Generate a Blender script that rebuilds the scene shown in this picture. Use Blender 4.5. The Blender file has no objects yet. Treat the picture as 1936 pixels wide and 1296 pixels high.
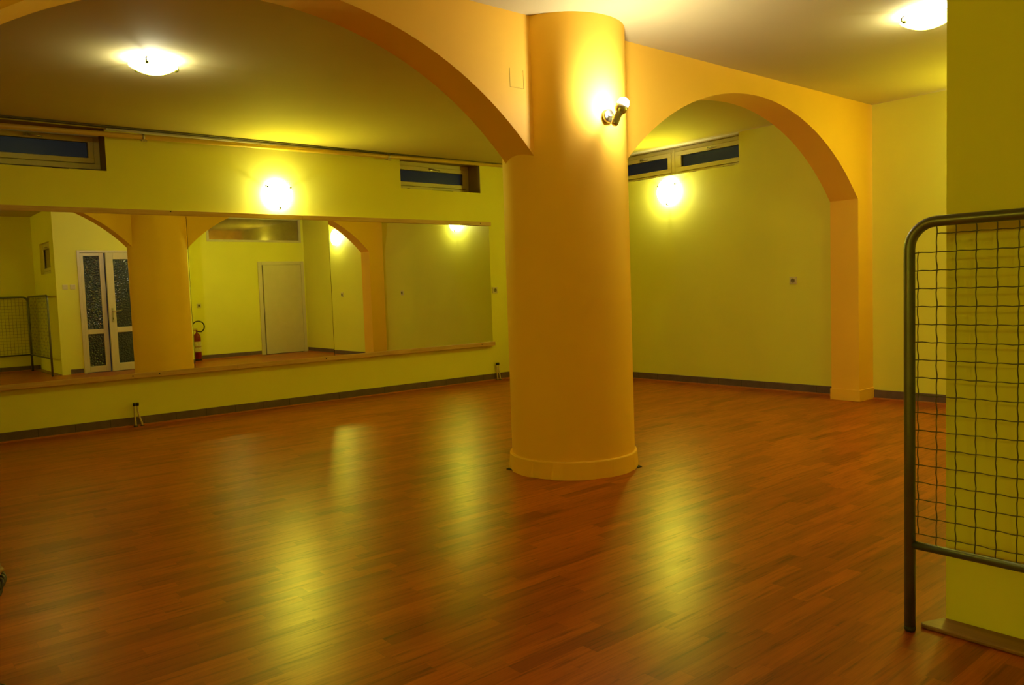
import bpy, bmesh, math, random
from mathutils import Vector, Matrix

random.seed(7)
SC = bpy.context.scene
COL = SC.collection
PI = math.pi

# ------------------------------------------------------------------ camera
CAM_H = 1.18
F_PX, PITCH, ROLL, YAW = 1503.4, -0.066526, -0.03473, 0.870108
fwd = Vector((math.cos(YAW) * math.cos(PITCH), math.sin(YAW) * math.cos(PITCH), math.sin(PITCH)))
rgt = Vector((math.sin(YAW), -math.cos(YAW), 0))
upv = rgt.cross(fwd)
c_, s_ = math.cos(ROLL), math.sin(ROLL)
r2, u2 = rgt * c_ + upv * s_, upv * c_ - rgt * s_
cam_data = bpy.data.cameras.new('camera')
cam_data.sensor_width = 36.0
cam_data.lens = F_PX * 36.0 / 1936.0
cam_data.clip_start = 0.05
cam = bpy.data.objects.new('camera', cam_data)
M = Matrix.Identity(4)
for i in range(3):
    M[i][0], M[i][1], M[i][2] = r2[i], u2[i], -fwd[i]
M[2][3] = CAM_H
cam.matrix_world = M
COL.objects.link(cam)
SC.camera = cam

# ------------------------------------------------------------------ world, exposure, light levels
world = bpy.data.worlds.new('night')
SC.world = world
world.use_nodes = True
world.node_tree.nodes['Background'].inputs[0].default_value = (0.27, 0.27, 0.29, 1)
world.node_tree.nodes['Background'].inputs[1].default_value = 0.030
SC.view_settings.view_transform = 'Standard'
SC.view_settings.look = 'None'
SC.view_settings.exposure = 0.30
SC.view_settings.gamma = 1.0
SC.view_settings.use_curve_mapping = False
LAMP_COL = (1.0, 0.97, 0.06)      # compact bulbs behind the glass dishes
HALO_COL = (1.0, 0.99, 0.80)
SCONCE_GLOW = 68.0                # emission of the lit glass dish
SCONCE_BULB = 13.0                # watts of the bulb light that escapes round the dish
CEIL_GLOW = 26.0
CEIL_BULB = 10.0
SPOT_GLOW = 520.0
SC.cycles.diffuse_bounces = 8

# ------------------------------------------------------------------ measured room
YA, XB, H = 8.129, 7.632, 2.812
YF, YK = 3.6206, 3.8953           # arcade wall front / back
XP, ZS = 7.347, 1.915             # right pier inner face, spring height
PX, PY, PR = 3.664, 3.751, 0.405  # round column
XC, YC = 2.803, 1.084             # near wall corner
YD = 0.35                         # wall with the plain white door
XJ = 5.00
XL, YB = -4.0, -0.76
XLB = -7.0                        # unseen hall end, set further left to keep that side dim
ZT = 0.087


# ------------------------------------------------------------------ node helpers
def new_mat(name):
    m = bpy.data.materials.new(name)
    m.use_nodes = True
    nt = m.node_tree
    b = nt.nodes['Principled BSDF']
    return m, nt, b


def N(nt, kind, **kw):
    n = nt.nodes.new(kind)
    for k, v in kw.items():
        setattr(n, k, v)
    return n


def math_node(nt, op, a, b=None, c=None):
    n = N(nt, 'ShaderNodeMath', operation=op)
    for i, v in enumerate((a, b, c)):
        if v is None:
            continue
        if isinstance(v, (int, float)):
            n.inputs[i].default_value = v
        else:
            nt.links.new(v, n.inputs[i])
    return n.outputs[0]


def noise(nt, vec, scale, detail=4.0, rough=0.55):
    n = N(nt, 'ShaderNodeTexNoise')
    n.inputs['Scale'].default_value = scale
    n.inputs['Detail'].default_value = detail
    n.inputs['Roughness'].default_value = rough
    nt.links.new(vec, n.inputs['Vector'])
    return n.outputs['Fac']


def ramp(nt, fac, stops):
    n = N(nt, 'ShaderNodeValToRGB')
    el = n.color_ramp.elements
    while len(el) < len(stops):
        el.new(0.5)
    for e, (p, c) in zip(el, stops):
        e.position = p
        e.color = (*c, 1)
    nt.links.new(fac, n.inputs[0])
    return n.outputs[0]


def bump(nt, b, fac, strength, dist=0.002):
    n = N(nt, 'ShaderNodeBump')
    n.inputs['Strength'].default_value = strength
    n.inputs['Distance'].default_value = dist
    nt.links.new(fac, n.inputs['Height'])
    nt.links.new(n.outputs[0], b.inputs['Normal'])


def plain(name, col, rough=0.5, metal=0.0, spec=0.5, var=0.06, nscale=6.0, bmp=0.0, bscale=120.0):
    m, nt, b = new_mat(name)
    tc = N(nt, 'ShaderNodeTexCoord')
    f = noise(nt, tc.outputs['Object'], nscale)
    lo = tuple(c * (1 - var) for c in col)
    hi = tuple(min(1, c * (1 + var)) for c in col)
    nt.links.new(ramp(nt, f, [(0.3, lo), (0.7, hi)]), b.inputs['Base Color'])
    b.inputs['Roughness'].default_value = rough
    b.inputs['Metallic'].default_value = metal
    b.inputs['Specular IOR Level'].default_value = spec
    if bmp:
        bump(nt, b, noise(nt, tc.outputs['Object'], bscale, 3.0), bmp)
    return m


def laminate():
    m, nt, b = new_mat('laminate_floor')
    tc = N(nt, 'ShaderNodeTexCoord')
    sep = N(nt, 'ShaderNodeSeparateXYZ')
    nt.links.new(tc.outputs['Object'], sep.inputs[0])
    x, y = sep.outputs[0], sep.outputs[1]
    W_, L_ = 0.065, 0.42
    rowf = math_node(nt, 'DIVIDE', y, W_)
    row = math_node(nt, 'FLOOR', rowf)
    wr = N(nt, 'ShaderNodeTexWhiteNoise', noise_dimensions='1D')
    nt.links.new(row, wr.inputs['W'])
    xs = math_node(nt, 'ADD', math_node(nt, 'DIVIDE', x, L_), math_node(nt, 'MULTIPLY', wr.outputs[0], 7.0))
    col = math_node(nt, 'FLOOR', xs)
    comb = N(nt, 'ShaderNodeCombineXYZ')
    nt.links.new(row, comb.inputs[0])
    nt.links.new(col, comb.inputs[1])
    wc = N(nt, 'ShaderNodeTexWhiteNoise', noise_dimensions='2D')
    nt.links.new(comb.outputs[0], wc.inputs['Vector'])
    # grain: stretched noise shifted strip by strip
    gx = math_node(nt, 'ADD', math_node(nt, 'MULTIPLY', x, 1.6), math_node(nt, 'MULTIPLY', wc.outputs[0], 31.0))
    gy = math_node(nt, 'MULTIPLY', y, 26.0)
    gv = N(nt, 'ShaderNodeCombineXYZ')
    nt.links.new(gx, gv.inputs[0])
    nt.links.new(gy, gv.inputs[1])
    nt.links.new(math_node(nt, 'MULTIPLY', wc.outputs[0], 9.0), gv.inputs[2])
    g1 = noise(nt, gv.outputs[0], 2.2, 6.0, 0.62)
    gv2 = N(nt, 'ShaderNodeVectorMath', operation='MULTIPLY')
    nt.links.new(gv.outputs[0], gv2.inputs[0])
    gv2.inputs[1].default_value = (1.0, 3.0, 1.0)
    g2 = noise(nt, gv2.outputs[0], 4.0, 4.0, 0.6)
    base = ramp(nt, wc.outputs[0], [(0.0, (0.27, 0.052, 0.004)), (0.25, (0.37, 0.076, 0.006)), (0.8, (0.46, 0.104, 0.008)), (1.0, (0.30, 0.060, 0.005))])
    gr = ramp(nt, g1, [(0.30, (0.45, 0.40, 0.36)), (0.46, (0.92, 0.90, 0.90)), (0.72, (1.10, 1.10, 1.10))])
    gr2 = ramp(nt, g2, [(0.30, (0.80, 0.78, 0.76)), (0.6, (1.05, 1.05, 1.05))])
    mx = N(nt, 'ShaderNodeMix', data_type='RGBA', blend_type='MULTIPLY')
    mx.inputs[0].default_value = 1.0
    nt.links.new(base, mx.inputs[6])
    nt.links.new(gr, mx.inputs[7])
    mx2 = N(nt, 'ShaderNodeMix', data_type='RGBA', blend_type='MULTIPLY')
    mx2.inputs[0].default_value = 0.9
    nt.links.new(mx.outputs[2], mx2.inputs[6])
    nt.links.new(gr2, mx2.inputs[7])
    # fine joints between strips
    fr = math_node(nt, 'FRACT', rowf)
    fx = math_node(nt, 'FRACT', xs)
    j1 = math_node(nt, 'LESS_THAN', fr, 0.018)
    j2 = math_node(nt, 'LESS_THAN', fx, 0.004)
    j = math_node(nt, 'MAXIMUM', j1, j2)
    mx3 = N(nt, 'ShaderNodeMix', data_type='RGBA', blend_type='MIX')
    nt.links.new(math_node(nt, 'MULTIPLY', j, 0.35), mx3.inputs[0])
    nt.links.new(mx2.outputs[2], mx3.inputs[6])
    mx3.inputs[7].default_value = (0.10, 0.035, 0.008, 1)
    nt.links.new(mx3.outputs[2], b.inputs['Base Color'])
    rr = ramp(nt, g1, [(0.3, (0.33,) * 3), (0.7, (0.28,) * 3)])
    nt.links.new(rr, b.inputs['Roughness'])
    b.inputs['Specular IOR Level'].default_value = 0.22
    bump(nt, b, g1, 0.08, 0.001)
    return m


def tile_mat(axis):
    m, nt, b = new_mat('skirting_tile')
    tc = N(nt, 'ShaderNodeTexCoord')
    sep = N(nt, 'ShaderNodeSeparateXYZ')
    nt.links.new(tc.outputs['Object'], sep.inputs[0])
    f = math_node(nt, 'FRACT', math_node(nt, 'DIVIDE', math_node(nt, 'SUBTRACT', sep.outputs[axis], 1.283 if axis == 0 else 0.04), 0.2975))
    j = math_node(nt, 'LESS_THAN', f, 0.016)
    n1 = noise(nt, tc.outputs['Object'], 9.0)
    base = ramp(nt, n1, [(0.3, (0.115, 0.072, 0.075)), (0.7, (0.165, 0.105, 0.11))])
    mx = N(nt, 'ShaderNodeMix', data_type='RGBA')
    nt.links.new(j, mx.inputs[0])
    nt.links.new(base, mx.inputs[6])
    mx.inputs[7].default_value = (0.035, 0.028, 0.02, 1)
    nt.links.new(mx.outputs[2], b.inputs['Base Color'])
    b.inputs['Roughness'].default_value = 0.45
    return m


def wood(name, lo, hi, axis=0, rough=0.5, knots=False):
    m, nt, b = new_mat(name)
    tc = N(nt, 'ShaderNodeTexCoord')
    mp = N(nt, 'ShaderNodeMapping')
    sc = [22.0, 22.0, 22.0]
    sc[axis] = 1.6
    mp.inputs['Scale'].default_value = sc
    nt.links.new(tc.outputs['Object'], mp.inputs[0])
    f = noise(nt, mp.outputs[0], 2.0, 6.0, 0.6)
    nt.links.new(ramp(nt, f, [(0.3, lo), (0.7, hi)]), b.inputs['Base Color'])
    b.inputs['Roughness'].default_value = rough
    return m


def emit(name, col, strength):
    m = bpy.data.materials.new(name)
    m.use_nodes = True
    nt = m.node_tree
    nt.nodes.clear()
    e = N(nt, 'ShaderNodeEmission')
    e.inputs[0].default_value = (*col, 1)
    e.inputs[1].default_value = strength
    o = N(nt, 'ShaderNodeOutputMaterial')
    nt.links.new(e.outputs[0], o.inputs[0])
    return m


def textured_glass():
    m, nt, b = new_mat('hammered_glass')
    tc = N(nt, 'ShaderNodeTexCoord')
    v = N(nt, 'ShaderNodeTexVoronoi')
    v.inputs['Scale'].default_value = 34.0
    nt.links.new(tc.outputs['Object'], v.inputs['Vector'])
    f = noise(nt, tc.outputs['Object'], 2.0)
    nt.links.new(ramp(nt, f, [(0.3, (0.016, 0.034, 0.045)), (0.7, (0.028, 0.052, 0.068))]), b.inputs['Base Color'])  # dark bluish room beyond the door is put into the glass colour
    b.inputs['Roughness'].default_value = 0.06
    b.inputs['Specular IOR Level'].default_value = 0.8
    bump(nt, b, v.outputs['Distance'], 1.0, 0.010)
    return m


MT = {}
MT['lime'] = plain('lime_yellow_paint', (0.80, 0.775, 0.10), 0.62, spec=0.25, var=0.03, nscale=1.3, bmp=0.06, bscale=180)
MT['orange'] = plain('orange_paint', (0.92, 0.535, 0.055), 0.60, spec=0.25, var=0.03, nscale=1.3, bmp=0.05, bscale=180)
MT['ceiling'] = plain('ceiling_paint', (0.58, 0.49, 0.21), 0.8, spec=0.1, var=0.03, nscale=1.0, bmp=0.04, bscale=160)
MT['floor'] = laminate()
MT['tile_x'] = tile_mat(0)
MT['tile_y'] = tile_mat(1)
MT['quarter'] = wood('floor_edge_strip', (0.42, 0.13, 0.03), (0.55, 0.19, 0.045), 0, 0.45)
MT['frame_wood'] = wood('mirror_batten_wood', (0.50, 0.29, 0.10), (0.66, 0.42, 0.17), 0, 0.55)
MT['threshold'] = wood('threshold_wood', (0.20, 0.085, 0.030), (0.30, 0.140, 0.050), 1, 0.45)
MT['pvc'] = plain('cream_plastic', (0.66, 0.58, 0.32), 0.4, var=0.03)
MT['white_door'] = plain('white_door_lacquer', (0.62, 0.55, 0.34), 0.45, var=0.03)
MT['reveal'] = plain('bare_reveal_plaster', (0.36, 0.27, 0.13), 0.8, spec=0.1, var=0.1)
m_, nt_, b_ = new_mat('night_window_pane')
tr_ = N(nt_, 'ShaderNodeBsdfTransparent')
tr_.inputs[0].default_value = (0.8, 0.84, 0.88, 1)
gl_ = N(nt_, 'ShaderNodeBsdfGlossy')
gl_.inputs['Roughness'].default_value = 0.30
tcp = N(nt_, 'ShaderNodeTexCoord')
nt_.links.new(ramp(nt_, noise(nt_, tcp.outputs['Object'], 30.0), [(0.3, (0.55, 0.6, 0.7)), (0.7, (0.65, 0.7, 0.8))]), gl_.inputs[0])
fr_ = N(nt_, 'ShaderNodeFresnel')
fr_.inputs[0].default_value = 1.3
mx_ = N(nt_, 'ShaderNodeMixShader')
nt_.links.new(fr_.outputs[0], mx_.inputs[0])
nt_.links.new(tr_.outputs[0], mx_.inputs[1])
nt_.links.new(gl_.outputs[0], mx_.inputs[2])
nt_.links.new(mx_.outputs[0], nt_.nodes['Material Output'].inputs[0])
nt_.nodes.remove(b_)
MT['pane'] = m_
MT['transom'] = plain('reflective_tinted_glass', (0.42, 0.36, 0.26), 0.06, metal=0.8, var=0.1)
MT['hammered'] = textured_glass()
MT['chrome'] = plain('brushed_nickel', (0.62, 0.58, 0.48), 0.28, metal=1.0, var=0.05)
MT['steel'] = plain('grey_steel_tube', (0.17, 0.175, 0.155), 0.36, metal=0.7, var=0.12, nscale=14)
MT['wire'] = plain('galvanised_wire', (0.13, 0.125, 0.10), 0.5, metal=0.6, var=0.15, nscale=30)
MT['clip'] = plain('dark_nickel_clip', (0.035, 0.03, 0.025), 0.6, spec=0.2)
MT['black'] = plain('black_rubber', (0.015, 0.014, 0.013), 0.5, var=0.1)
MT['pipe'] = plain('painted_heating_pipe', (0.62, 0.40, 0.06), 0.35, var=0.08, nscale=3)
MT['dark_line'] = plain('dark_brown_matt', (0.10, 0.08, 0.05), 0.6, var=0.1)
MT['plug_dark'] = plain('socket_recess', (0.26, 0.21, 0.11), 0.5)
MT['pipe_stub'] = plain('yellowed_pipe', (0.62, 0.50, 0.26), 0.4, var=0.08, nscale=20)
MT['red'] = plain('red_enamel', (0.20, 0.008, 0.010), 0.3, var=0.05)
MT['paper'] = plain('printed_sticker', (0.60, 0.55, 0.40), 0.6, var=0.25, nscale=60)
MT['cane'] = plain('tan_cane', (0.34, 0.17, 0.04), 0.5, var=0.2, nscale=40)
MT['cane_dark'] = plain('dark_cane', (0.05, 0.035, 0.015), 0.5, var=0.2, nscale=40)
MT['crack'] = plain('plaster_crack', (0.42, 0.27, 0.02), 0.8, var=0.1)
MT['gap'] = plain('gap_shadow', (0.02, 0.015, 0.01), 0.9)
m_, nt_, b_ = new_mat('mirror_glass')
tcm = N(nt_, 'ShaderNodeTexCoord')
nt_.links.new(ramp(nt_, noise(nt_, tcm.outputs['Object'], 0.8, 2.0), [(0.3, (0.80, 0.83, 0.72)), (0.7, (0.82, 0.85, 0.74))]), b_.inputs['Base Color'])
b_.inputs['Metallic'].default_value = 1.0
b_.inputs['Roughness'].default_value = 0.0
MT['mirror'] = m_
MT['dish'] = emit('lit_glass_dish', LAMP_COL, SCONCE_GLOW)
MT['dish_ceiling'] = emit('lit_glass_dish_ceiling', LAMP_COL, CEIL_GLOW)
MT['dish_inner'] = emit('lit_glass_dish_inner_face', (1.0, 0.99, 0.92), 34.0)
MT['bulb'] = emit('lit_reflector_bulb', (1.0, 0.98, 0.95), SPOT_GLOW)


# ------------------------------------------------------------------ mesh helpers
def link(name, me, mat=None, parent=None):
    o = bpy.data.objects.new(name, me)
    COL.objects.link(o)
    if mat is not None and o.type == 'MESH':
        me.materials.append(mat)
    if parent is not None:
        o.parent = parent
    return o


def tag(o, label=None, cat=None, group=None, kind=None):
    if label:
        o['label'] = label
    if cat:
        o['category'] = cat
    if group:
        o['group'] = group
    if kind:
        o['kind'] = kind
    return o


def thing(name, label, cat, loc=(0, 0, 0), rot=(0, 0, 0), group=None):
    o = bpy.data.objects.new(name, None)
    COL.objects.link(o)
    o.location = loc
    o.rotation_euler = rot
    o.empty_display_size = 0.05
    return tag(o, label, cat, group)


class MB:
    def __init__(self):
        self.bm = bmesh.new()

    def box(self, x0, x1, y0, y1, z0, z1):
        bm = self.bm
        v = [bm.verts.new(p) for p in ((x0, y0, z0), (x1, y0, z0), (x1, y1, z0), (x0, y1, z0), (x0, y0, z1), (x1, y0, z1), (x1, y1, z1), (x0, y1, z1))]
        for f in ((0, 3, 2, 1), (4, 5, 6, 7), (0, 1, 5, 4), (1, 2, 6, 5), (2, 3, 7, 6), (3, 0, 4, 7)):
            bm.faces.new([v[i] for i in f])
        return self

    def tube(self, pts, r, seg=12, cap=True):
        bm = self.bm
        pts = [Vector(p) for p in pts]
        n = len(pts)
        rs = r if isinstance(r, (list, tuple)) else [r] * n
        t0 = (pts[1] - pts[0]).normalized()
        ref = Vector((0, 0, 1)) if abs(t0.z) < 0.9 else Vector((1, 0, 0))
        nrm = t0.cross(ref).normalized()
        rings = []
        for i, p in enumerate(pts):
            if i == 0:
                t = t0
            elif i == n - 1:
                t = (pts[i] - pts[i - 1]).normalized()
            else:
                t = ((pts[i] - pts[i - 1]).normalized() + (pts[i + 1] - pts[i]).normalized()).normalized()
            nrm = (nrm - t * nrm.dot(t)).normalized()
            bn = t.cross(nrm)
            rings.append([bm.verts.new(p + (nrm * math.cos(2 * PI * k / seg) + bn * math.sin(2 * PI * k / seg)) * rs[i]) for k in range(seg)])
        for a, b in zip(rings[:-1], rings[1:]):
            for k in range(seg):
                f = bm.faces.new((a[k], a[(k + 1) % seg], b[(k + 1) % seg], b[k]))
                f.smooth = True
        if cap:
            bm.faces.new(rings[0][::-1])
            bm.faces.new(rings[-1])
        return self

    def lathe(self, prof, seg=32, origin=(0, 0, 0), axis='Z', smooth=True, mat=None):
        """profile of (r, h) turned about the axis"""
        bm = self.bm
        o = Vector(origin)
        R = {'Z': Matrix.Identity(3), 'Y': Matrix.Rotation(PI / 2, 3, 'X'), 'X': Matrix.Rotation(PI / 2, 3, 'Y')}[axis] if mat is None else mat
        rings = []
        for r, h in prof:
            if r < 1e-6:
                rings.append([bm.verts.new(o + R @ Vector((0, 0, h)))])
            else:
                rings.append([bm.verts.new(o + R @ Vector((r * math.cos(2 * PI * k / seg), r * math.sin(2 * PI * k / seg), h))) for k in range(seg)])
        for a, b in zip(rings[:-1], rings[1:]):
            for k in range(seg):
                k2 = (k + 1) % seg
                if len(a) == 1 and len(b) == 1:
                    continue
                if len(a) == 1:
                    f = bm.faces.new((a[0], b[k2], b[k]))
                elif len(b) == 1:
                    f = bm.faces.new((a[k], a[k2], b[0]))
                else:
                    f = bm.faces.new((a[k], a[k2], b[k2], b[k]))
                f.smooth = smooth
        return self

    def prism(self, poly, h0, h1, plane='XY'):
        bm = self.bm

        def P(a, b, h):
            return {'XY': (a, b, h), 'XZ': (a, h, b), 'YZ': (h, a, b)}[plane]
        A = [bm.verts.new(P(a, b, h0)) for a, b in poly]
        B = [bm.verts.new(P(a, b, h1)) for a, b in poly]
        bm.faces.new(A)
        bm.faces.new(B[::-1])
        n = len(poly)
        for i in range(n):
            bm.faces.new((A[i], B[i], B[(i + 1) % n], A[(i + 1) % n]))
        return self

    def build(self, name, mat, parent=None, bevel=0.0):
        bm = self.bm
        bmesh.ops.recalc_face_normals(bm, faces=bm.faces)
        me = bpy.data.meshes.new(name)
        bm.to_mesh(me)
        bm.free()
        o = link(name, me, MT[mat] if isinstance(mat, str) else mat, parent)
        if bevel:
            md = o.modifiers.new('bevel', 'BEVEL')
            md.width = bevel
            md.segments = 2
            md.limit_method = 'ANGLE'
        return o


def struct(o, label=None):
    o['kind'] = 'structure'
    if label:
        o['label'] = label
    return o


def wall_grid(name, axis, c0, c1, a0, a1, z0, z1, holes, mat, label, reveal=None):
    """wall slab; axis 0: spans x at y in c0..c1; axis 1: spans y at x in c0..c1. holes: (a0,a1,z0,z1). One closed mesh."""
    bm = bmesh.new()
    As = sorted({a0, a1, *[h[0] for h in holes], *[h[1] for h in holes]})
    Zs = sorted({z0, z1, *[h[2] for h in holes], *[h[3] for h in holes]})
    As = [a for a in As if a0 <= a <= a1]
    Zs = [z for z in Zs if z0 <= z <= z1]

    def solid(i, j):
        if i < 0 or j < 0 or i >= len(As) - 1 or j >= len(Zs) - 1:
            return False
        ca, cz = (As[i] + As[i + 1]) / 2, (Zs[j] + Zs[j + 1]) / 2
        return not any(h[0] < ca < h[1] and h[2] < cz < h[3] for h in holes)
    cache = {}

    def V(a, c, z):
        k = (round(a, 5), round(c, 5), round(z, 5))
        if k not in cache:
            cache[k] = bm.verts.new((a, c, z) if axis == 0 else (c, a, z))
        return cache[k]

    def face(vs, rv=False):
        f = bm.faces.new(vs)
        if rv and reveal:
            f.material_index = 1
    for i in range(len(As) - 1):
        for j in range(len(Zs) - 1):
            if not solid(i, j):
                continue
            a, b, z, w = As[i], As[i + 1], Zs[j], Zs[j + 1]
            face((V(a, c0, z), V(b, c0, z), V(b, c0, w), V(a, c0, w)))
            face((V(a, c1, z), V(a, c1, w), V(b, c1, w), V(b, c1, z)))
            inr = lambda ii, jj: 0 <= ii < len(As) - 1 and 0 <= jj < len(Zs) - 1
            if not solid(i - 1, j):
                face((V(a, c0, z), V(a, c0, w), V(a, c1, w), V(a, c1, z)), inr(i - 1, j))
            if not solid(i + 1, j):
                face((V(b, c0, z), V(b, c1, z), V(b, c1, w), V(b, c0, w)), inr(i + 1, j))
            if not solid(i, j - 1):
                face((V(a, c0, z), V(a, c1, z), V(b, c1, z), V(b, c0, z)), inr(i, j - 1))
            if not solid(i, j + 1):
                face((V(a, c0, w), V(b, c0, w), V(b, c1, w), V(a, c1, w)), inr(i, j + 1))
    bmesh.ops.recalc_face_normals(bm, faces=bm.faces)
    me = bpy.data.meshes.new(name)
    bm.to_mesh(me)
    bm.free()
    o = link(name, me, MT[mat])
    if reveal:
        me.materials.append(MT[reveal])
    return struct(o, label)


# ------------------------------------------------------------------ shell
floor = MB().prism([(XL, YB), (XC, YB), (XC, YC), (XJ, YC), (XJ, YD), (XB, YD), (XB, YA), (XLB, YA), (XLB, YF), (XL, YF)], -0.10, 0.0).build('floor', 'floor')
struct(floor, 'glossy orange-brown laminate floor of short strips')
ceil = MB().box(XLB - 0.2, XB + 0.35, YB - 0.2, YA + 0.35, H, H + 0.15).build('ceiling', 'ceiling')
struct(ceil, 'flat cream ceiling')

WIN_A = [(0.80, 1.996, 2.412, 2.80), (5.21, 6.412, 2.432, 2.80)]
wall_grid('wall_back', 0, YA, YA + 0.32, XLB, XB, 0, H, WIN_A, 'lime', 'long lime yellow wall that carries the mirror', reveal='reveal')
WIN_B = [(5.09, 7.10, 2.465, H - 0.002)]
wall_grid('wall_right', 1, XB, XB + 0.32, YD - 0.2, YA + 0.32, 0, H, WIN_B, 'lime', 'lime yellow end wall behind the right arch', reveal='ceiling')
wall_grid('wall_left', 1, XL - 0.2, XL, YB - 0.2, YF, 0, H, [], 'lime', 'lime yellow wall on the left')
wall_grid('wall_far_left', 1, XLB - 0.2, XLB, YF, YA + 0.32, 0, H, [], 'lime', 'unseen lime yellow wall closing the hall at the far left')
wall_grid('wall_front', 0, YB - 0.2, YB, XL, XC, 0, H, [], 'lime', 'lime yellow wall behind the mesh barriers')
WIN_C = [(-0.10, 0.76, 1.73, 2.27)]
wall_grid('wall_near', 1, XC, XC + 0.20, YB - 0.2, YC, 0, H, WIN_C, 'lime', 'lime yellow wall end beside the mesh barrier')
DOOR_A = (3.14, 4.46, 0.0, 2.10)
wall_grid('wall_doors', 0, YC - 0.20, YC, XC + 0.20, XJ, 0, H, [DOOR_A], 'lime', 'lime yellow wall holding the glazed double door')
wall_grid('wall_jog', 1, XJ - 0.20, XJ, YD - 0.2, YC - 0.20, 0, H, [], 'lime', 'short lime yellow return wall')
DOOR_B = (6.60, 7.60, 0.0, 1.915)
TRANS = (5.60, 7.58, 2.31, H - 0.002)
wall_grid('wall_service', 0, YD - 0.20, YD, XJ, XB, 0, H, [DOOR_B, TRANS], 'lime', 'lime yellow wall with plain door and long glazed opening')

# arcade: one slab with two arched openings
poly = [(XLB, 0), (XLB, H), (XB, H), (XB, 0), (XP, 0), (XP, ZS)]
x0, z0, a_, b2 = 5.680, 0.5856, 2.172, 2.065
xe = 3.76
for k in range(1, 65):
    x = XP + (xe - XP) * k / 64
    # cosine spacing keeps the steep ends smooth
    t0 = math.acos((XP - x0) / a_)
    t1 = math.acos((xe - x0) / a_)
    t = t0 + (t1 - t0) * k / 64
    poly.append((x0 + a_ * math.cos(t), z0 + b2 * math.sin(t)))
cx, cz, cr = 1.720, 0.547, 2.120
xs_, xe_ = 3.58, -0.14
t0, t1 = math.acos((xs_ - cx) / cr), math.acos((xe_ - cx) / cr)
for k in range(65):
    t = t0 + (t1 - t0) * k / 64
    poly.append((cx + cr * math.cos(t), cz + cr * math.sin(t)))
poly += [(-0.225, 1.50), (-0.225, 0)]
arc = MB().prism(poly, YF, YK, 'XZ').build('wall_arcade', 'orange')
struct(arc, 'orange wall pierced by two wide arches')
me = arc.data
# patch of a closed box left of the column: hairline crack outline
ck = MB()
for a, b, c, d in ((3.106, 3.109, 2.372, 2.482), (3.106, 3.214, 2.372, 2.3745), (3.2125, 3.214, 2.372, 2.482)):
    ck.box(a, b, YF - 0.0012, YF + 0.001, c, d)
ck.build('crack', 'crack', arc)
pier_base = MB().box(XP - 0.010, XB, YF - 0.012, YK + 0.010, 0, 0.11).build('trim_1', 'orange', None, 0.004)
struct(pier_base, 'orange plinth round the foot of the right pier')


def column(x, y, name, label):
    t = thing(name, label, 'column', (x, y, 0))
    MB().lathe([(PR, 0.0), (PR, H)], 96).build('shaft', 'orange', t)
    bm = MB()
    prof = []
    seg = 128
    rnd = random.Random(3)
    b = bm.bm
    jag = [0.0] * seg
    vv = 0.0
    for k in range(seg):
        if rnd.random() < 0.35:
            vv = rnd.uniform(0.0, 0.010)
        jag[k] = vv
    rings = []
    for r, zf in ((PR + 0.016, 0), (PR + 0.016, 1), (PR + 0.012, 2), (PR - 0.002, 2)):
        ring = []
        for k in range(seg):
            an = 2 * PI * k / seg
            z = (0.0, 0.104, 0.110)[zf]
            rr = r + (jag[k] * 0.9 if zf == 0 else 0)
            ring.append(b.verts.new((rr * math.cos(an), rr * math.sin(an), z)))
        rings.append(ring)
    for A, B in zip(rings[:-1], rings[1:]):
        for k in range(seg):
            f = b.faces.new((A[k], A[(k + 1) % seg], B[(k + 1) % seg], B[k]))
    bm.build('plinth', 'orange', t)
    return t


colm = column(PX, PY, 'column', 'thick round orange column standing between the two arches')
# dark wedges painted for the shade in floor notches beside the column
nm = MB()
for s in (-1, 1):
    a = math.atan2(PY, PX) + PI + s * 1.36
    c = Vector((math.cos(a), math.sin(a)))
    p = c * (PR + 0.014)
    tdir = Vector((-c.y, c.x)) * s
    q1, q2, q3 = p - tdir * 0.045, p + tdir * 0.045, p + c * 0.034
    nm.prism([(q1.x, q1.y), (q2.x, q2.y), (q3.x, q3.y)], 0.0, 0.004)
nm.build('notch_shade', 'gap', colm)
column(-0.225, PY, 'column', 'second round orange column carrying the left end of the wide arch')


# ------------------------------------------------------------------ skirting
def skirting(name, runs, label):
    """runs: list of (axis, const, sign, a0, a1) ; sign = direction into the room"""
    mb = MB()
    q = MB()
    for axis, c, s, a0, a1 in runs:
        lo, hi = sorted((c, c + s * 0.009))
        lo2, hi2 = sorted((c, c + s * 0.024))
        if axis == 0:
            mb.box(a0, a1, lo, hi, 0.0, ZT)
            q.box(a0, a1, lo2, hi2, 0.0, 0.013)
        else:
            mb.box(lo, hi, a0, a1, 0.0, ZT)
            q.box(lo2, hi2, a0, a1, 0.0, 0.013)
    o = struct(mb.build(name, 'tile_x' if runs[0][0] == 0 else 'tile_y', None, 0.0015), label)
    q.build('edge_strip', 'quarter', o)['label'] = 'orange-brown edge strip along the floor'
    return o


skirting('baseboard_back', [(0, YA, -1, XLB, XB)], 'grey-brown tile skirting below the mirror')
skirting('baseboard_right', [(1, XB, -1, YK + 0.01, YA)], 'grey-brown tile skirting seen through the right arch')
skirting('baseboard_right_near', [(1, XB, -1, YD, YF - 0.012)], 'grey-brown tile skirting on the end wall before the pier')
skirting('baseboard_service', [(0, YD, 1, XJ, 6.59)], 'grey-brown tile skirting beside the plain white door')
skirting('baseboard_doors', [(0, YC, 1, XC + 0.13, 3.13), (0, YC, 1, 4.47, XJ)], 'grey-brown tile skirting either side of the double door')
skirting('baseboard_front', [(0, YB, 1, XL, XC)], 'grey-brown tile skirting behind the barriers')
skirting('baseboard_left', [(1, XL, 1, YB, YF)], 'grey-brown tile skirting on the left wall')

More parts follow.
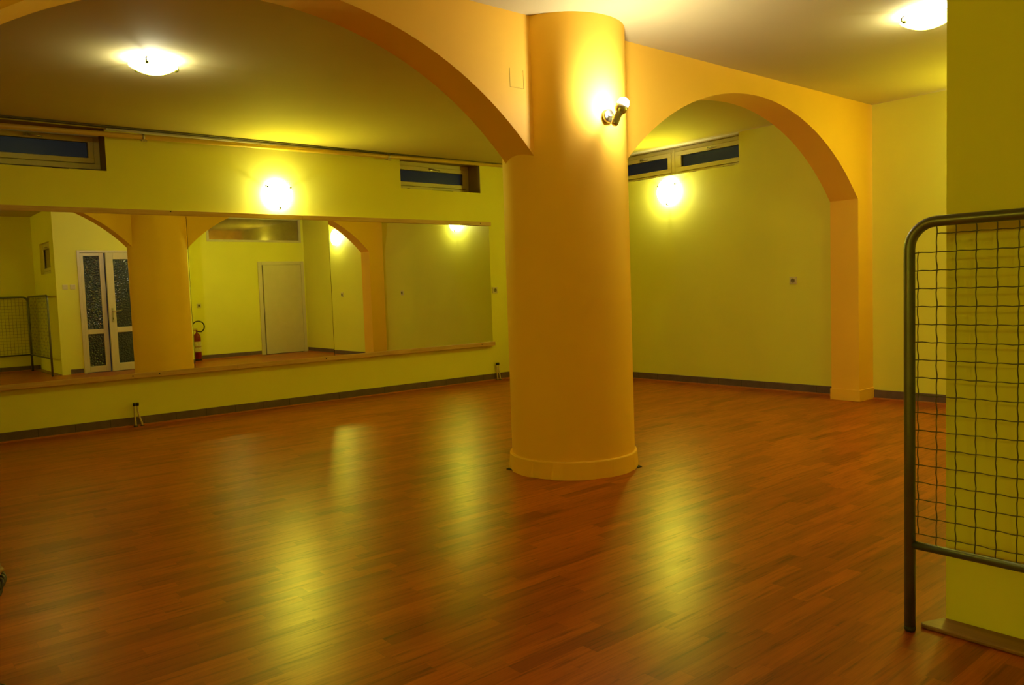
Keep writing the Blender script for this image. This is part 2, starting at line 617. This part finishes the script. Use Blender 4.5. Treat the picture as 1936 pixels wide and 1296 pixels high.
thr = MB()
thr.prism([(2.696, 1.118), (2.712, 1.128), (XC, 1.090), (XC, -0.70), (2.696, -0.70)], 0.0, 0.014)
struct(thr.build('trim_2', 'threshold', None, 0.004), 'wooden floor strip along the foot of the near wall')


# ------------------------------------------------------------------ windows
def hopper(parent, axis, c, s, a0, a1, z0, z1, rail=0.055, sash=0.048, handle=True, pane='pane', mat='pvc', depth=0.06, open_sign=1):
    """frame + sash + pane; c = plane of the inner face, s = direction towards the outside"""
    def B(mb, p0, p1, q0, q1, d0, d1):
        e0, e1 = sorted((c + s * d0, c + s * d1))
        if axis == 0:
            mb.box(p0, p1, e0, e1, q0, q1)
        else:
            mb.box(e0, e1, p0, p1, q0, q1)
    f = MB()
    B(f, a0, a1, z0, z0 + rail, 0, depth)
    B(f, a0, a1, z1 - rail, z1, 0, depth)
    B(f, a0, a0 + rail, z0 + rail, z1 - rail, 0, depth)
    B(f, a1 - rail, a1, z0 + rail, z1 - rail, 0, depth)
    f.build('frame', mat, parent, 0.003)
    g = rail + 0.003
    d0, d1 = -0.012, depth - 0.015
    sm = MB()
    k = sash
    B(sm, a0 + g, a1 - g, z0 + g, z0 + g + k, d0, d1)
    B(sm, a0 + g, a1 - g, z1 - g - k, z1 - g, d0, d1)
    B(sm, a0 + g, a0 + g + k, z0 + g + k, z1 - g - k, d0, d1)
    B(sm, a1 - g - k, a1 - g, z0 + g + k, z1 - g - k, d0, d1)
    so = sm.build('sash', mat, parent, 0.003)
    pn = MB()
    B(pn, a0 + g + k - 0.005, a1 - g - k + 0.005, z0 + g + k - 0.005, z1 - g - k + 0.005, 0.012, 0.022)
    pn.build('pane', pane, so)
    gk = MB()
    for (p0, p1, q0, q1) in ((a0 + g + k - .004, a1 - g - k + .004, z0 + g + k - .004, z0 + g + k + .003), (a0 + g + k - .004, a1 - g - k + .004, z1 - g - k - .003, z1 - g - k + .004),
                             (a0 + g + k - .004, a0 + g + k + .003, z0 + g + k, z1 - g - k), (a1 - g - k - .003, a1 - g - k + .004, z0 + g + k, z1 - g - k)):
        B(gk, p0, p1, q0, q1, 0.002, 0.014)
    gk.build('gasket', 'black', so)
    if handle:
        m = (a0 + a1) / 2
        zc = z1 - g - k * 0.5
        h = MB()
        B(h, m - 0.028, m + 0.028, zc - 0.013, zc + 0.013, -0.022, -0.012)
        B(h, m - 0.010, m + 0.010, zc - 0.010, zc + 0.010, -0.045, -0.020)
        P = (lambda a, d, z: (a, c + s * d, z)) if axis == 0 else (lambda a, d, z: (c + s * d, a, z))
        h.tube([P(m, -0.042, zc), P(m + 0.05 * open_sign, -0.046, zc - 0.006), P(m + 0.12 * open_sign, -0.042, zc - 0.012)], [0.009, 0.008, 0.006], 8)
        h.build('handle', 'chrome', so)


def window_root(n, label):
    o = bpy.data.objects.new('window_%d' % n, None)
    COL.objects.link(o)
    return struct(o, label)


w1 = window_root(1, 'low cream framed night window at the left end of the mirror wall')
hopper(w1, 0, YA + 0.20, 1, 0.802, 1.994, 2.45, 2.798, rail=0.05, sash=0.048)
w2 = window_root(2, 'low cream framed night window above the right end of the mirror')
hopper(w2, 0, YA + 0.24, 1, 5.212, 6.410, 2.45, 2.798, rail=0.05, sash=0.048)
w3 = window_root(3, 'pair of low cream framed night windows under the ceiling seen through the right arch')
hopper(w3, 1, XB + 0.17, 1, 5.092, 6.094, 2.472, 2.806, rail=0.045, sash=0.05, open_sign=-1)
hopper(w3, 1, XB + 0.17, 1, 6.099, 7.098, 2.472, 2.806, rail=0.045, sash=0.05, open_sign=-1)
w4 = window_root(4, 'small cream framed window high on the near wall')
hopper(w4, 1, XC + 0.05, 1, -0.098, 0.758, 1.732, 2.268, rail=0.05, sash=0.05, pane='transom')
w5 = window_root(5, 'long glazed opening above the plain white door')
w5f = MB()
for a, b, c, d in ((5.60, 7.58, 2.31, 2.352), (5.60, 7.58, 2.775, H - 0.003), (5.60, 5.645, 2.352, 2.775), (7.535, 7.58, 2.352, 2.775)):
    w5f.box(a, b, YD - 0.05, YD + 0.006, c, d)
w5f.build('frame', 'white_door', w5, 0.003)
MB().box(5.643, 7.537, YD - 0.030, YD - 0.022, 2.350, 2.777).build('pane', 'transom', w5)

# crumbled sealant under the windows (dark gaps)
gp = MB()
for a, b in ((5.30, 5.34), (5.66, 5.98), (5.86, 5.92)):
    gp.box(a, b, YA - 0.0015, YA + 0.004, 2.430, 2.4345)
gp.build('sealant_gap', 'gap', w2)
gp = MB()
gp.box(1.55, 1.68, YA - 0.0015, YA + 0.004, 2.409, 2.414)
gp.build('sealant_gap', 'gap', w1)
gp = MB()
for a, b in ((5.66, 5.76), (5.15, 5.3), (6.25, 6.6)):
    gp.box(XB - 0.0015, XB + 0.004, a, b, 2.4635, 2.4665)
gp.build('sealant_gap', 'gap', w3)

# ------------------------------------------------------------------ doors
d1 = bpy.data.objects.new('door_1', None)
COL.objects.link(d1)
struct(d1, 'cream double door with hammered glass, its wide leaf ajar')
f = MB()
for a, b, c, d in ((3.14, 3.185, 0, 2.10), (4.415, 4.46, 0, 2.10), (3.185, 4.415, 2.058, 2.10)):
    f.box(a, b, YC - 0.09, YC + 0.014, c, d)
f.build('frame', 'pvc', d1, 0.003)


def leaf(name, x0_, x1_, sl, sr, zb, zm0, zm1, zt_, top, parent):
    r = bpy.data.objects.new(name, None)
    COL.objects.link(r)
    r.parent = parent
    mb = MB()
    y0_, y1_ = -0.045, 0.0
    mb.box(x0_, x0_ + sl, y0_, y1_, 0.008, top)
    mb.box(x1_ - sr, x1_, y0_, y1_, 0.008, top)
    mb.box(x0_ + sl, x1_ - sr, y0_, y1_, 0.008, zb)
    mb.box(x0_ + sl, x1_ - sr, y0_, y1_, zm0, zm1)
    mb.box(x0_ + sl, x1_ - sr, y0_, y1_, zt_, top)
    mb.build('leaf_frame', 'pvc', r, 0.003)
    MB().box(x0_ + sl - .004, x1_ - sr + .004, -0.027, -0.019, zb - .004, zm0 + .004).build('glass_panel', 'hammered', r)
    MB().box(x0_ + sl - .004, x1_ - sr + .004, -0.027, -0.019, zm1 - .004, zt_ + .004).build('glass_panel', 'hammered', r)
    return r


lf = leaf('leaf', 3.188, 3.560, 0.048, 0.075, 0.11, 0.665, 0.745, 2.005, 2.054, d1)
lf.location = (0, YC - 0.004, 0)
la = leaf('leaf', -0.842, 0.0, 0.115, 0.105, 0.14, 0.675, 0.765, 1.945, 2.054, d1)
la.location = (4.412, YC, 0)
la.rotation_euler = (0, 0, math.radians(-4.5))
hn = MB()
hn.box(-0.800, -0.768, 0.0, 0.008, 0.86, 1.10)
hn.tube([(-0.784, 0.006, 1.045), (-0.784, 0.05, 1.045), (-0.76, 0.055, 1.045), (-0.655, 0.052, 1.048)], 0.009, 8)
hn.build('handle', 'chrome', la)
MB().box(-0.789, -0.779, 0.0075, 0.010, 0.90, 0.935).build('keyhole', 'black', la)

d2 = bpy.data.objects.new('door_2', None)
COL.objects.link(d2)
struct(d2, 'plain cream-white flush door in the corner')
f = MB()
for a, b, c, d in ((6.60, 6.68, 0, 1.915), (7.535, 7.60, 0, 1.915), (6.68, 7.535, 1.845, 1.915)):
    f.box(a, b, YD - 0.10, YD + 0.022, c, d)
f.build('frame', 'white_door', d2, 0.003)
lm = MB().box(0.0, -0.838, -0.02, 0.02, 0.010, 1.842).build('leaf', 'white_door', d2, 0.002)
lm.location = (7.530, YD + 0.002, 0)
lm.rotation_euler = (0, 0, math.radians(-2.0))
MB().box(6.665, 7.54, YD - 0.10, YD - 0.09, 0, 1.87).build('stop', 'gap', d2)  # dark sheet standing in for the shade behind the ajar leaf

# ------------------------------------------------------------------ mirror
mir = thing('wall_mirror', 'long wall mirror of butted panels between two wooden battens', 'mirror', (0, 0, 0))
for (xa, xb, yaw, pit, MY) in ((0.30, 2.673, 0.0, 0.0, YA - 0.050), (2.677, 4.207, 0.0, -0.0010, YA - 0.050), (4.211, 6.521, 0.0165, -0.0021, YA - 0.031)):
    hw = (xb - xa) / 2
    p = MB().box(-hw, hw, 0.0, 0.004, -0.77, 0.77).build('mirror_panel', 'mirror', mir)
    p.location = ((xa + xb) / 2, MY, 1.26)
    n = Vector((yaw, -1, pit)).normalized()
    zax = (Vector((0, 0, 1)) - n * n.z).normalized()
    xax = (-n).cross(zax)
    R = Matrix((xax, -n, zax)).transposed()
    if R.determinant() < 0:
        R = Matrix((-xax, -n, zax)).transposed()
    p.rotation_euler = R.to_euler()
MB().box(0.30, 6.50, YA - 0.007, YA, 0.49, 2.03).build('backing_board', 'gap', mir)
bt = MB()
bt.box(0.28, 3.10, YA - 0.060, YA, 0.460, 0.508)
bt.box(3.102, 6.523, YA - 0.060, YA, 0.460, 0.508)
bt.build('batten', 'frame_wood', mir, 0.002)
bt = MB()
bt.box(0.28, 3.90, YA - 0.056, YA, 2.013, 2.061)
bt.box(3.902, 6.523, YA - 0.056, YA, 2.013, 2.061)
bt.build('batten', 'frame_wood', mir, 0.002)
for x, z in ((2.53, 2.052), (2.09, 0.485), (2.33, 0.487), (4.1, 0.485), (6.3, 0.487), (6.35, 2.04)):
    MB().lathe([(0.0, 0.0), (0.007, 0.0), (0.007, 0.002), (0, 0.002)], 10, (x, YA - (0.0595 if z < 1 else 0.0555), z), 'Y').build('screw', 'black', mir)

# ------------------------------------------------------------------ pipe run under the ceiling
pz = lambda x: 2.711 + 0.0120 * x
pr = thing('heating_pipe', 'long yellow painted heating pipe under the ceiling above the mirror', 'pipe', (0, YA - 0.09, 0))
MB().tube([(XLB + 0.005, 0, pz(XLB)), (1.5, 0, pz(1.5)), (4.0, 0, pz(4)), (XB - 0.005, 0, pz(XB))], 0.024, 16).build('pipe_run', 'pipe', pr)
for x in (2.31, 5.00):
    k = MB()
    k.tube([(x, 0.085, pz(x) - 0.012), (x, 0.03, pz(x) - 0.030), (x, -0.002, pz(x) - 0.030)], 0.006, 8)
    k.lathe([(0.0245, -0.010), (0.030, -0.010), (0.030, 0.010), (0.0245, 0.010)], 16, (x, 0, pz(x)), 'X')
    k.box(x - 0.012, x + 0.03, -0.012, 0.008, pz(x) - 0.044, pz(x) - 0.026)
    k.build('bracket', 'chrome', pr)
c2 = thing('ceiling_conduit', 'thin pale conduit with dark lines for shaded gaps in the angle of wall and ceiling', 'conduit', (0, YA, 0))
MB().box(2.0, XB - 0.002, -0.048, -0.002, 2.786, 2.810).build('conduit', 'pvc', c2, 0.003)
MB().tube([(XLB + 0.005, -0.060, 2.803), (XB - 0.005, -0.060, 2.803)], 0.006, 8).build('dark_line', 'dark_line', c2)  # dark tube standing in for the shaded gap along the ceiling
MB().tube([(XLB + 0.005, -0.120, 2.805), (XB - 0.005, -0.120, 2.805)], 0.005, 8).build('dark_line', 'dark_line', c2)  # another dark tube in place of gap shade


# ------------------------------------------------------------------ lamps
def dish_lamp(name, label, loc, rot, group, dish_mat, watts, seed=0):
    """local +Z points away from the wall or ceiling the lamp sits on"""
    t = thing(name, label, 'lamp', loc, rot, group)
    MB().lathe([(0, 0), (0.055, 0), (0.055, 0.012), (0.045, 0.020), (0, 0.020)], 32).build('backplate', 'chrome', t)
    prof = []
    R0, dep, rim = 0.155, 0.055, 0.045
    for k in range(13):
        a = k / 12
        prof.append((R0 * (1 - a) if k < 12 else 0.0, rim + dep * (1 - (1 - a) ** 2)))
    d = MB().lathe([(R0 - 0.0005, rim - 0.003)] + prof, 48).build('glass_dish', dish_mat, t)
    MB().lathe([(r * 0.985, h - 0.005) for r, h in prof], 48).build('inner_face', 'dish_inner', d)
    for k in range(3):
        an = -PI / 2 + k * 2 * PI / 3
        c, s = math.cos(an), math.sin(an)
        cl = MB()
        cl.tube([(c * 0.045, s * 0.045, 0.010), (c * 0.150, s * 0.150, 0.024), (c * 0.162, s * 0.162, 0.036), (c * 0.163, s * 0.163, 0.052), (c * 0.150, s * 0.150, 0.062)], 0.0045, 8)
        cl.lathe([(0, 0), (0.0095, 0), (0.0095, 0.012), (0, 0.012)], 12, (c * 0.146, s * 0.146, 0.053))
        cl.build('clip', 'clip', t)
    ld = bpy.data.lights.new('bulb', 'POINT')
    ld.energy = watts
    ld.color = HALO_COL
    ld.shadow_soft_size = 0.018
    lo = bpy.data.objects.new('bulb', ld)
    COL.objects.link(lo)
    lo.parent = t
    lo.location = (0, 0, 0.045)
    return t


G = 'round frosted glass dish lamps'
RW = (PI / 2, 0, 0)                   # wall_back faces -Y
dish_lamp('wall_lamp', 'lit round glass wall lamp directly above the long mirror', (3.655, YA, 2.275), RW, G, 'dish', SCONCE_BULB)
RB = (PI / 2, 0, -PI / 2)             # wall_right faces -X
dish_lamp('wall_lamp', 'lit round glass wall lamp below the paired windows beyond the right arch', (XB, 6.05, 2.275), RB, G, 'dish', SCONCE_BULB)
dish_lamp('wall_lamp', 'lit round glass wall lamp seen in the mirror left of the reflected pier', (XB, 2.30, 2.275), RB, G, 'dish', SCONCE_BULB)
dish_lamp('ceiling_lamp', 'lit round glass ceiling lamp beyond the wide left arch', (1.735, 5.705, H), (PI, 0, 0.5), G, 'dish_ceiling', CEIL_BULB)
dish_lamp('ceiling_lamp', 'lit round glass ceiling lamp at top right beside the near wall', (5.29, 2.16, H), (PI, 0, 0.9), G, 'dish_ceiling', CEIL_BULB)

dish_lamp('wall_lamp', 'unseen round glass wall lamp added on the left wall to light the near wall', (XL, 2.60, 2.275), (PI / 2, 0, PI / 2), G, 'dish', SCONCE_BULB)  # added out of view to light the near wall and column
dish_lamp('wall_lamp', 'second unseen round glass wall lamp added on the left wall nearest the back corner', (XL, 0.55, 2.275), (PI / 2, 0, PI / 2), G, 'dish', SCONCE_BULB)  # added unseen to strengthen the light from the left

# spotlight clamped to the column
nrm = Vector((3.636 - PX, 3.3467 - PY, 0)).normalized()
base = Vector((PX, PY, 2.207)) + nrm * PR
sp = thing('spotlight', 'small brushed metal spotlight fixed high on the round column, pointing up', 'spotlight', base)
Rz = nrm.to_track_quat('Z', 'Y').to_matrix()
MB().lathe([(0, -0.003), (0.040, -0.003), (0.040, 0.024), (0.036, 0.029), (0, 0.029)], 32, mat=Rz).build('wall_rose', 'chrome', sp)
sl = MB().box(-0.030, 0.030, -0.004, 0.004, 0.0293, 0.0315).build('slot', 'black', sp)
sl.rotation_euler = (Rz @ Matrix.Rotation(0.12, 3, 'Z')).to_euler()
B0 = Vector((3.537, 3.200, 2.120)) - base
B1 = Vector((3.600, 3.190, 2.235)) - base
ax = (B1 - B0).normalized()
Rh = ax.to_track_quat('Z', 'Y').to_matrix()
MB().tube([nrm * 0.02, B0 + ax * 0.055], 0.0075, 10).build('arm', 'chrome', sp)
MB().lathe([(0, 0), (0.016, 0.001), (0.021, 0.008), (0.021, 0.082), (0.026, 0.088), (0.036, 0.104), (0.037, 0.132), (0.034, 0.132), (0.031, 0.106), (0, 0.098)], 32, B0, mat=Rh).build('lamp_body', 'chrome', sp)
MB().lathe([(0, 0.110), (0.028, 0.112), (0.033, 0.135), (0.035, 0.150), (0.031, 0.168), (0.020, 0.178), (0, 0.182)], 28, B0, mat=Rh).build('bulb', 'bulb', sp)


# ------------------------------------------------------------------ sockets, switches
def socket(loc, rot, label, kind='socket'):
    t = thing('power_socket' if kind == 'socket' else 'light_switch', label, kind, loc, rot, 'power sockets on the walls' if kind == 'socket' else 'light switches beside the double door')
    MB().box(-0.040, 0.040, -0.040, 0.040, 0.0, 0.010).build('faceplate', 'pvc', t, 0.003)
    if kind == 'socket':
        MB().lathe([(0.023, 0.010), (0.023, 0.016), (0.019, 0.016), (0.019, 0.0105), (0, 0.0105)], 24).build('recess', 'plug_dark', t)
        pins = MB()
        for s in (-1, 1):
            pins.lathe([(0.0028, 0.0105), (0.0028, 0.013), (0, 0.013)], 8, (s * 0.0095, 0, 0))
        pins.build('contact', 'black', t)
    else:
        rk = MB().box(-0.027, 0.027, -0.027, 0.027, 0.010, 0.014).build('rocker', 'pvc', t, 0.002)
    return t


socket((6.590, YA, 1.180), RW, 'small cream socket on the wall just right of the mirror edge')
socket((XB, 4.456, 1.172), RB, 'small cream socket on the bare wall seen through the right arch')
socket((XB, 2.42, 1.172), RB, 'small cream socket seen only in the mirror below the reflected lamp')
RD = (PI / 2, 0, PI)
socket((5.375, YD, 1.060), RD, 'small cream socket in the mirror above the fire extinguisher')
socket((2.935, YC, 1.480), RD, 'cream light switch beside the double door, nearer the wall corner', 'switch')
socket((3.050, YC, 1.480), RD, 'cream light switch beside the double door, nearer the frame', 'switch')


# ------------------------------------------------------------------ capped radiator pipes
def stubs(x, label, bend):
    t = thing('radiator_pipes', label, 'pipe', (x, YA - 0.035, 0), (0, 0, 0), 'capped radiator pipe pairs below the mirror')
    for i, (dx, bot) in enumerate(((-0.014, -0.016), (0.014, 0.014 + bend))):
        pts = [(bot, -0.012, 0.0), (bot * 0.9 + dx * 0.1, -0.012, 0.03), (dx + (bot - dx) * 0.35, -0.008, 0.085), (dx, 0.0, 0.15), (dx, 0.0, 0.205)]
        p = MB().tube(pts, 0.0085, 10).build('pipe', 'pipe_stub', t)
        MB().lathe([(0, 0), (0.0135, 0), (0.0135, 0.026), (0.010, 0.030), (0, 0.030)], 14, (dx, 0.0, 0.196)).build('cap', 'black', p)
        MB().lathe([(0.0085, 0), (0.020, 0), (0.017, 0.008), (0.0085, 0.009)], 14, (bot, -0.012, 0.0)).build('floor_collar', 'dark_line', p)
    return t


stubs(2.105, 'pair of capped radiator pipes on the floor below the left part of the mirror', 0.030)
stubs(6.565, 'pair of capped radiator pipes on the floor near the column, right of the mirror', 0.018)


# ------------------------------------------------------------------ mesh barriers
def barrier(label, loc, rotz):
    """local X runs along the panel from the post at the origin; height 1.372"""
    L, Ht, R, r = 1.76, 1.366, 0.085, 0.0172
    t = thing('mesh_barrier', label, 'barrier', loc, (0, 0, rotz), 'steel mesh barrier panels')
    pts = [(0, 0, 0.012), (0, 0, 0.7), (0, 0, Ht - R - r)]
    for k in range(1, 9):
        a = k / 8 * PI / 2
        pts.append((R - R * math.cos(a), 0, Ht - R - r + R * math.sin(a)))
    pts.append((L / 2, 0, Ht - r))
    for k in range(0, 9):
        a = PI / 2 - k / 8 * PI / 2
        pts.append((L - R + R * math.cos(a), 0, Ht - R - r + R * math.sin(a)))
    pts += [(L, 0, 0.7), (L, 0, 0.012)]
    MB().tube(pts, r, 16).build('tube_frame', 'steel', t)
    MB().tube([(0.004, 0, 0.295), (L - 0.004, 0, 0.295)], 0.0135, 14).build('bottom_rail', 'steel', t)
    for x in (0, L):
        MB().lathe([(0, 0), (0.015, 0), (0.0178, 0.006), (0.0178, 0.018), (0, 0.018)], 16, (x, 0, 0)).build('foot_cap', 'black', t)
    wm = MB()
    s = 0.0573
    nx = int((L - 0.03) / s)
    zs = [0.335 + s * k for k in range(18)]
    for i in range(nx + 1):
        x = 0.026 + i * s
        top = zs[-1] + (0.045 if 0 < i < nx else -s + 0.004)
        lo = 0.300 if 0 < i < nx else zs[0]
        n = int((top - lo) / (s / 4))
        pp = []
        for k in range(n + 1):
            z = lo + (top - lo) * k / n
            ph = (z - zs[0]) / s
            pp.append((x + 0.0011 * math.sin(ph * 2 * PI + 0.7), 0.0022 * math.cos(ph * PI + PI * i), z))
        wm.tube(pp, 0.0019, 5, False)
    for j, z in enumerate(zs):
        x0_ = 0.010 if j < len(zs) - 1 else 0.026 + s
        x1_ = L - x0_
        n = int((x1_ - x0_) / (s / 4))
        pp = []
        for k in range(n + 1):
            x = x0_ + (x1_ - x0_) * k / n
            ph = (x - 0.026) / s
            pp.append((x, -0.0022 * math.cos(ph * PI + PI * j), z + 0.0011 * math.sin(ph * 2 * PI)))
        wm.tube(pp, 0.0017, 5, False)
    wm.build('wire_mesh', 'wire', t)
    return t


barrier('grey tubular mesh barrier at the right edge, standing along the near wall', (2.649, 1.137, 0), -PI / 2)
barrier('grey tubular mesh barrier set across the back wall, seen only in the mirror', (2.649, -0.660, 0), PI)

# ------------------------------------------------------------------ fire extinguisher
fe = thing('fire_extinguisher', 'red fire extinguisher with looped black hose standing by the wall corner', 'fire extinguisher', (5.262, 0.47, 0))
MB().lathe([(0, 0.006), (0.060, 0.006), (0.070, 0.018), (0.070, 0.44), (0.064, 0.485), (0.045, 0.515), (0.020, 0.530), (0.018, 0.545), (0, 0.545)], 32).build('cylinder', 'red', fe)
MB().lathe([(0.050, 0.0), (0.0715, 0.0), (0.0715, 0.03), (0.0705, 0.032)], 32).build('base_ring', 'black', fe)
lb = MB()
for k in range(16):
    pass
segs = 20
ring = []
for k in range(segs + 1):
    a = PI / 2 - 1.15 + 2.3 * k / segs
    ring.append((0.0712 * math.cos(a), 0.0712 * math.sin(a)))
vs0 = [lb.bm.verts.new((x, y, 0.17)) for x, y in ring]
vs1 = [lb.bm.verts.new((x, y, 0.37)) for x, y in ring]
for k in range(segs):
    lb.bm.faces.new((vs0[k], vs0[k + 1], vs1[k + 1], vs1[k]))
lb.build('label_sticker', 'paper', fe)
tb = MB()
for zz in (0.262,):
    v0 = [tb.bm.verts.new((x * 1.004, y * 1.004, zz)) for x, y in ring]
    v1 = [tb.bm.verts.new((x * 1.004, y * 1.004, zz + 0.012)) for x, y in ring]
    for k in range(segs):
        tb.bm.faces.new((v0[k], v0[k + 1], v1[k + 1], v1[k]))
tb.build('label_band', 'red', fe)
vv = MB()
vv.lathe([(0, 0.540), (0.016, 0.540), (0.016, 0.585), (0, 0.585)], 16)
vv.box(-0.075, 0.015, -0.010, 0.010, 0.585, 0.597)
vv.box(-0.070, 0.012, -0.009, 0.009, 0.612, 0.622)
vv.build('valve', 'red', fe)
hp = []
for k in range(29):
    a = -2.2 + k / 28 * 5.0
    hp.append((0.030 + 0.115 * math.cos(a), 0.02, 0.655 + 0.110 * math.sin(a)))
hp = [(0.016, 0.0, 0.565)] + [(0.045, 0.012, 0.560)] + hp[6:]
MB().tube(hp, 0.0115, 10).build('hose', 'black', fe)

# ------------------------------------------------------------------ wicker stool at the left edge
d_edge = fwd + r2 * ((-3 - 968) / F_PX) - u2 * ((1045 - 648) / F_PX)
az = math.atan2(d_edge.y, d_edge.x)
dist, rs = 2.66, 0.185
off = math.asin(rs / dist)
st = thing('wicker_stool', 'dark-banded tan wicker stool cut off by the left edge of the picture', 'stool',
           (dist * math.cos(az + off), dist * math.sin(az + off), 0))


def prof_r(z):
    u = (z - 0.225) / 0.225
    return 0.122 + 0.066 * abs(u) ** 1.6 + (0.014 if u < 0 else 0.0) * abs(u)


body = MB()
nb = 30
for j in range(nb):
    z = 0.012 + 0.43 * j / (nb - 1)
    r = prof_r(z)
    pts = []
    for k in range(73):
        a = 2 * PI * k / 72
        rr = r + 0.004 * math.cos(18 * a + PI * j)
        pts.append((rr * math.cos(a), rr * math.sin(a), z))
    body.tube(pts, 0.0075, 6, False)
body.build('woven_body', 'cane', st)
stv = MB()
for k in range(18):
    a = 2 * PI * (k + 0.5) / 18
    stv.tube([(prof_r(z) * math.cos(a), prof_r(z) * math.sin(a), z) for z in [0.005 + 0.44 * i / 12 for i in range(13)]], 0.006, 6)
stv.build('stake', 'cane_dark', st)
for z in (0.030, 0.062, 0.352, 0.384, 0.412):
    br = MB()
    for ph in (0, PI):
        pts = []
        for k in range(241):
            a = 2 * PI * k / 240
            w = 24 * a + ph
            rr = prof_r(z) + (0.012 if z < 0.2 else 0.016) + 0.006 * math.cos(w)
            pts.append((rr * math.cos(a), rr * math.sin(a), z + 0.010 * math.sin(w)))
        br.tube(pts, 0.0075, 6, False)
    br.build('braided_band', 'cane_dark', st)
MB().lathe([(0, 0.452), (0.160, 0.452), (0.182, 0.444), (0.188, 0.432), (0.180, 0.420), (0.15, 0.418), (0, 0.418)], 48).build('seat', 'cane', st)
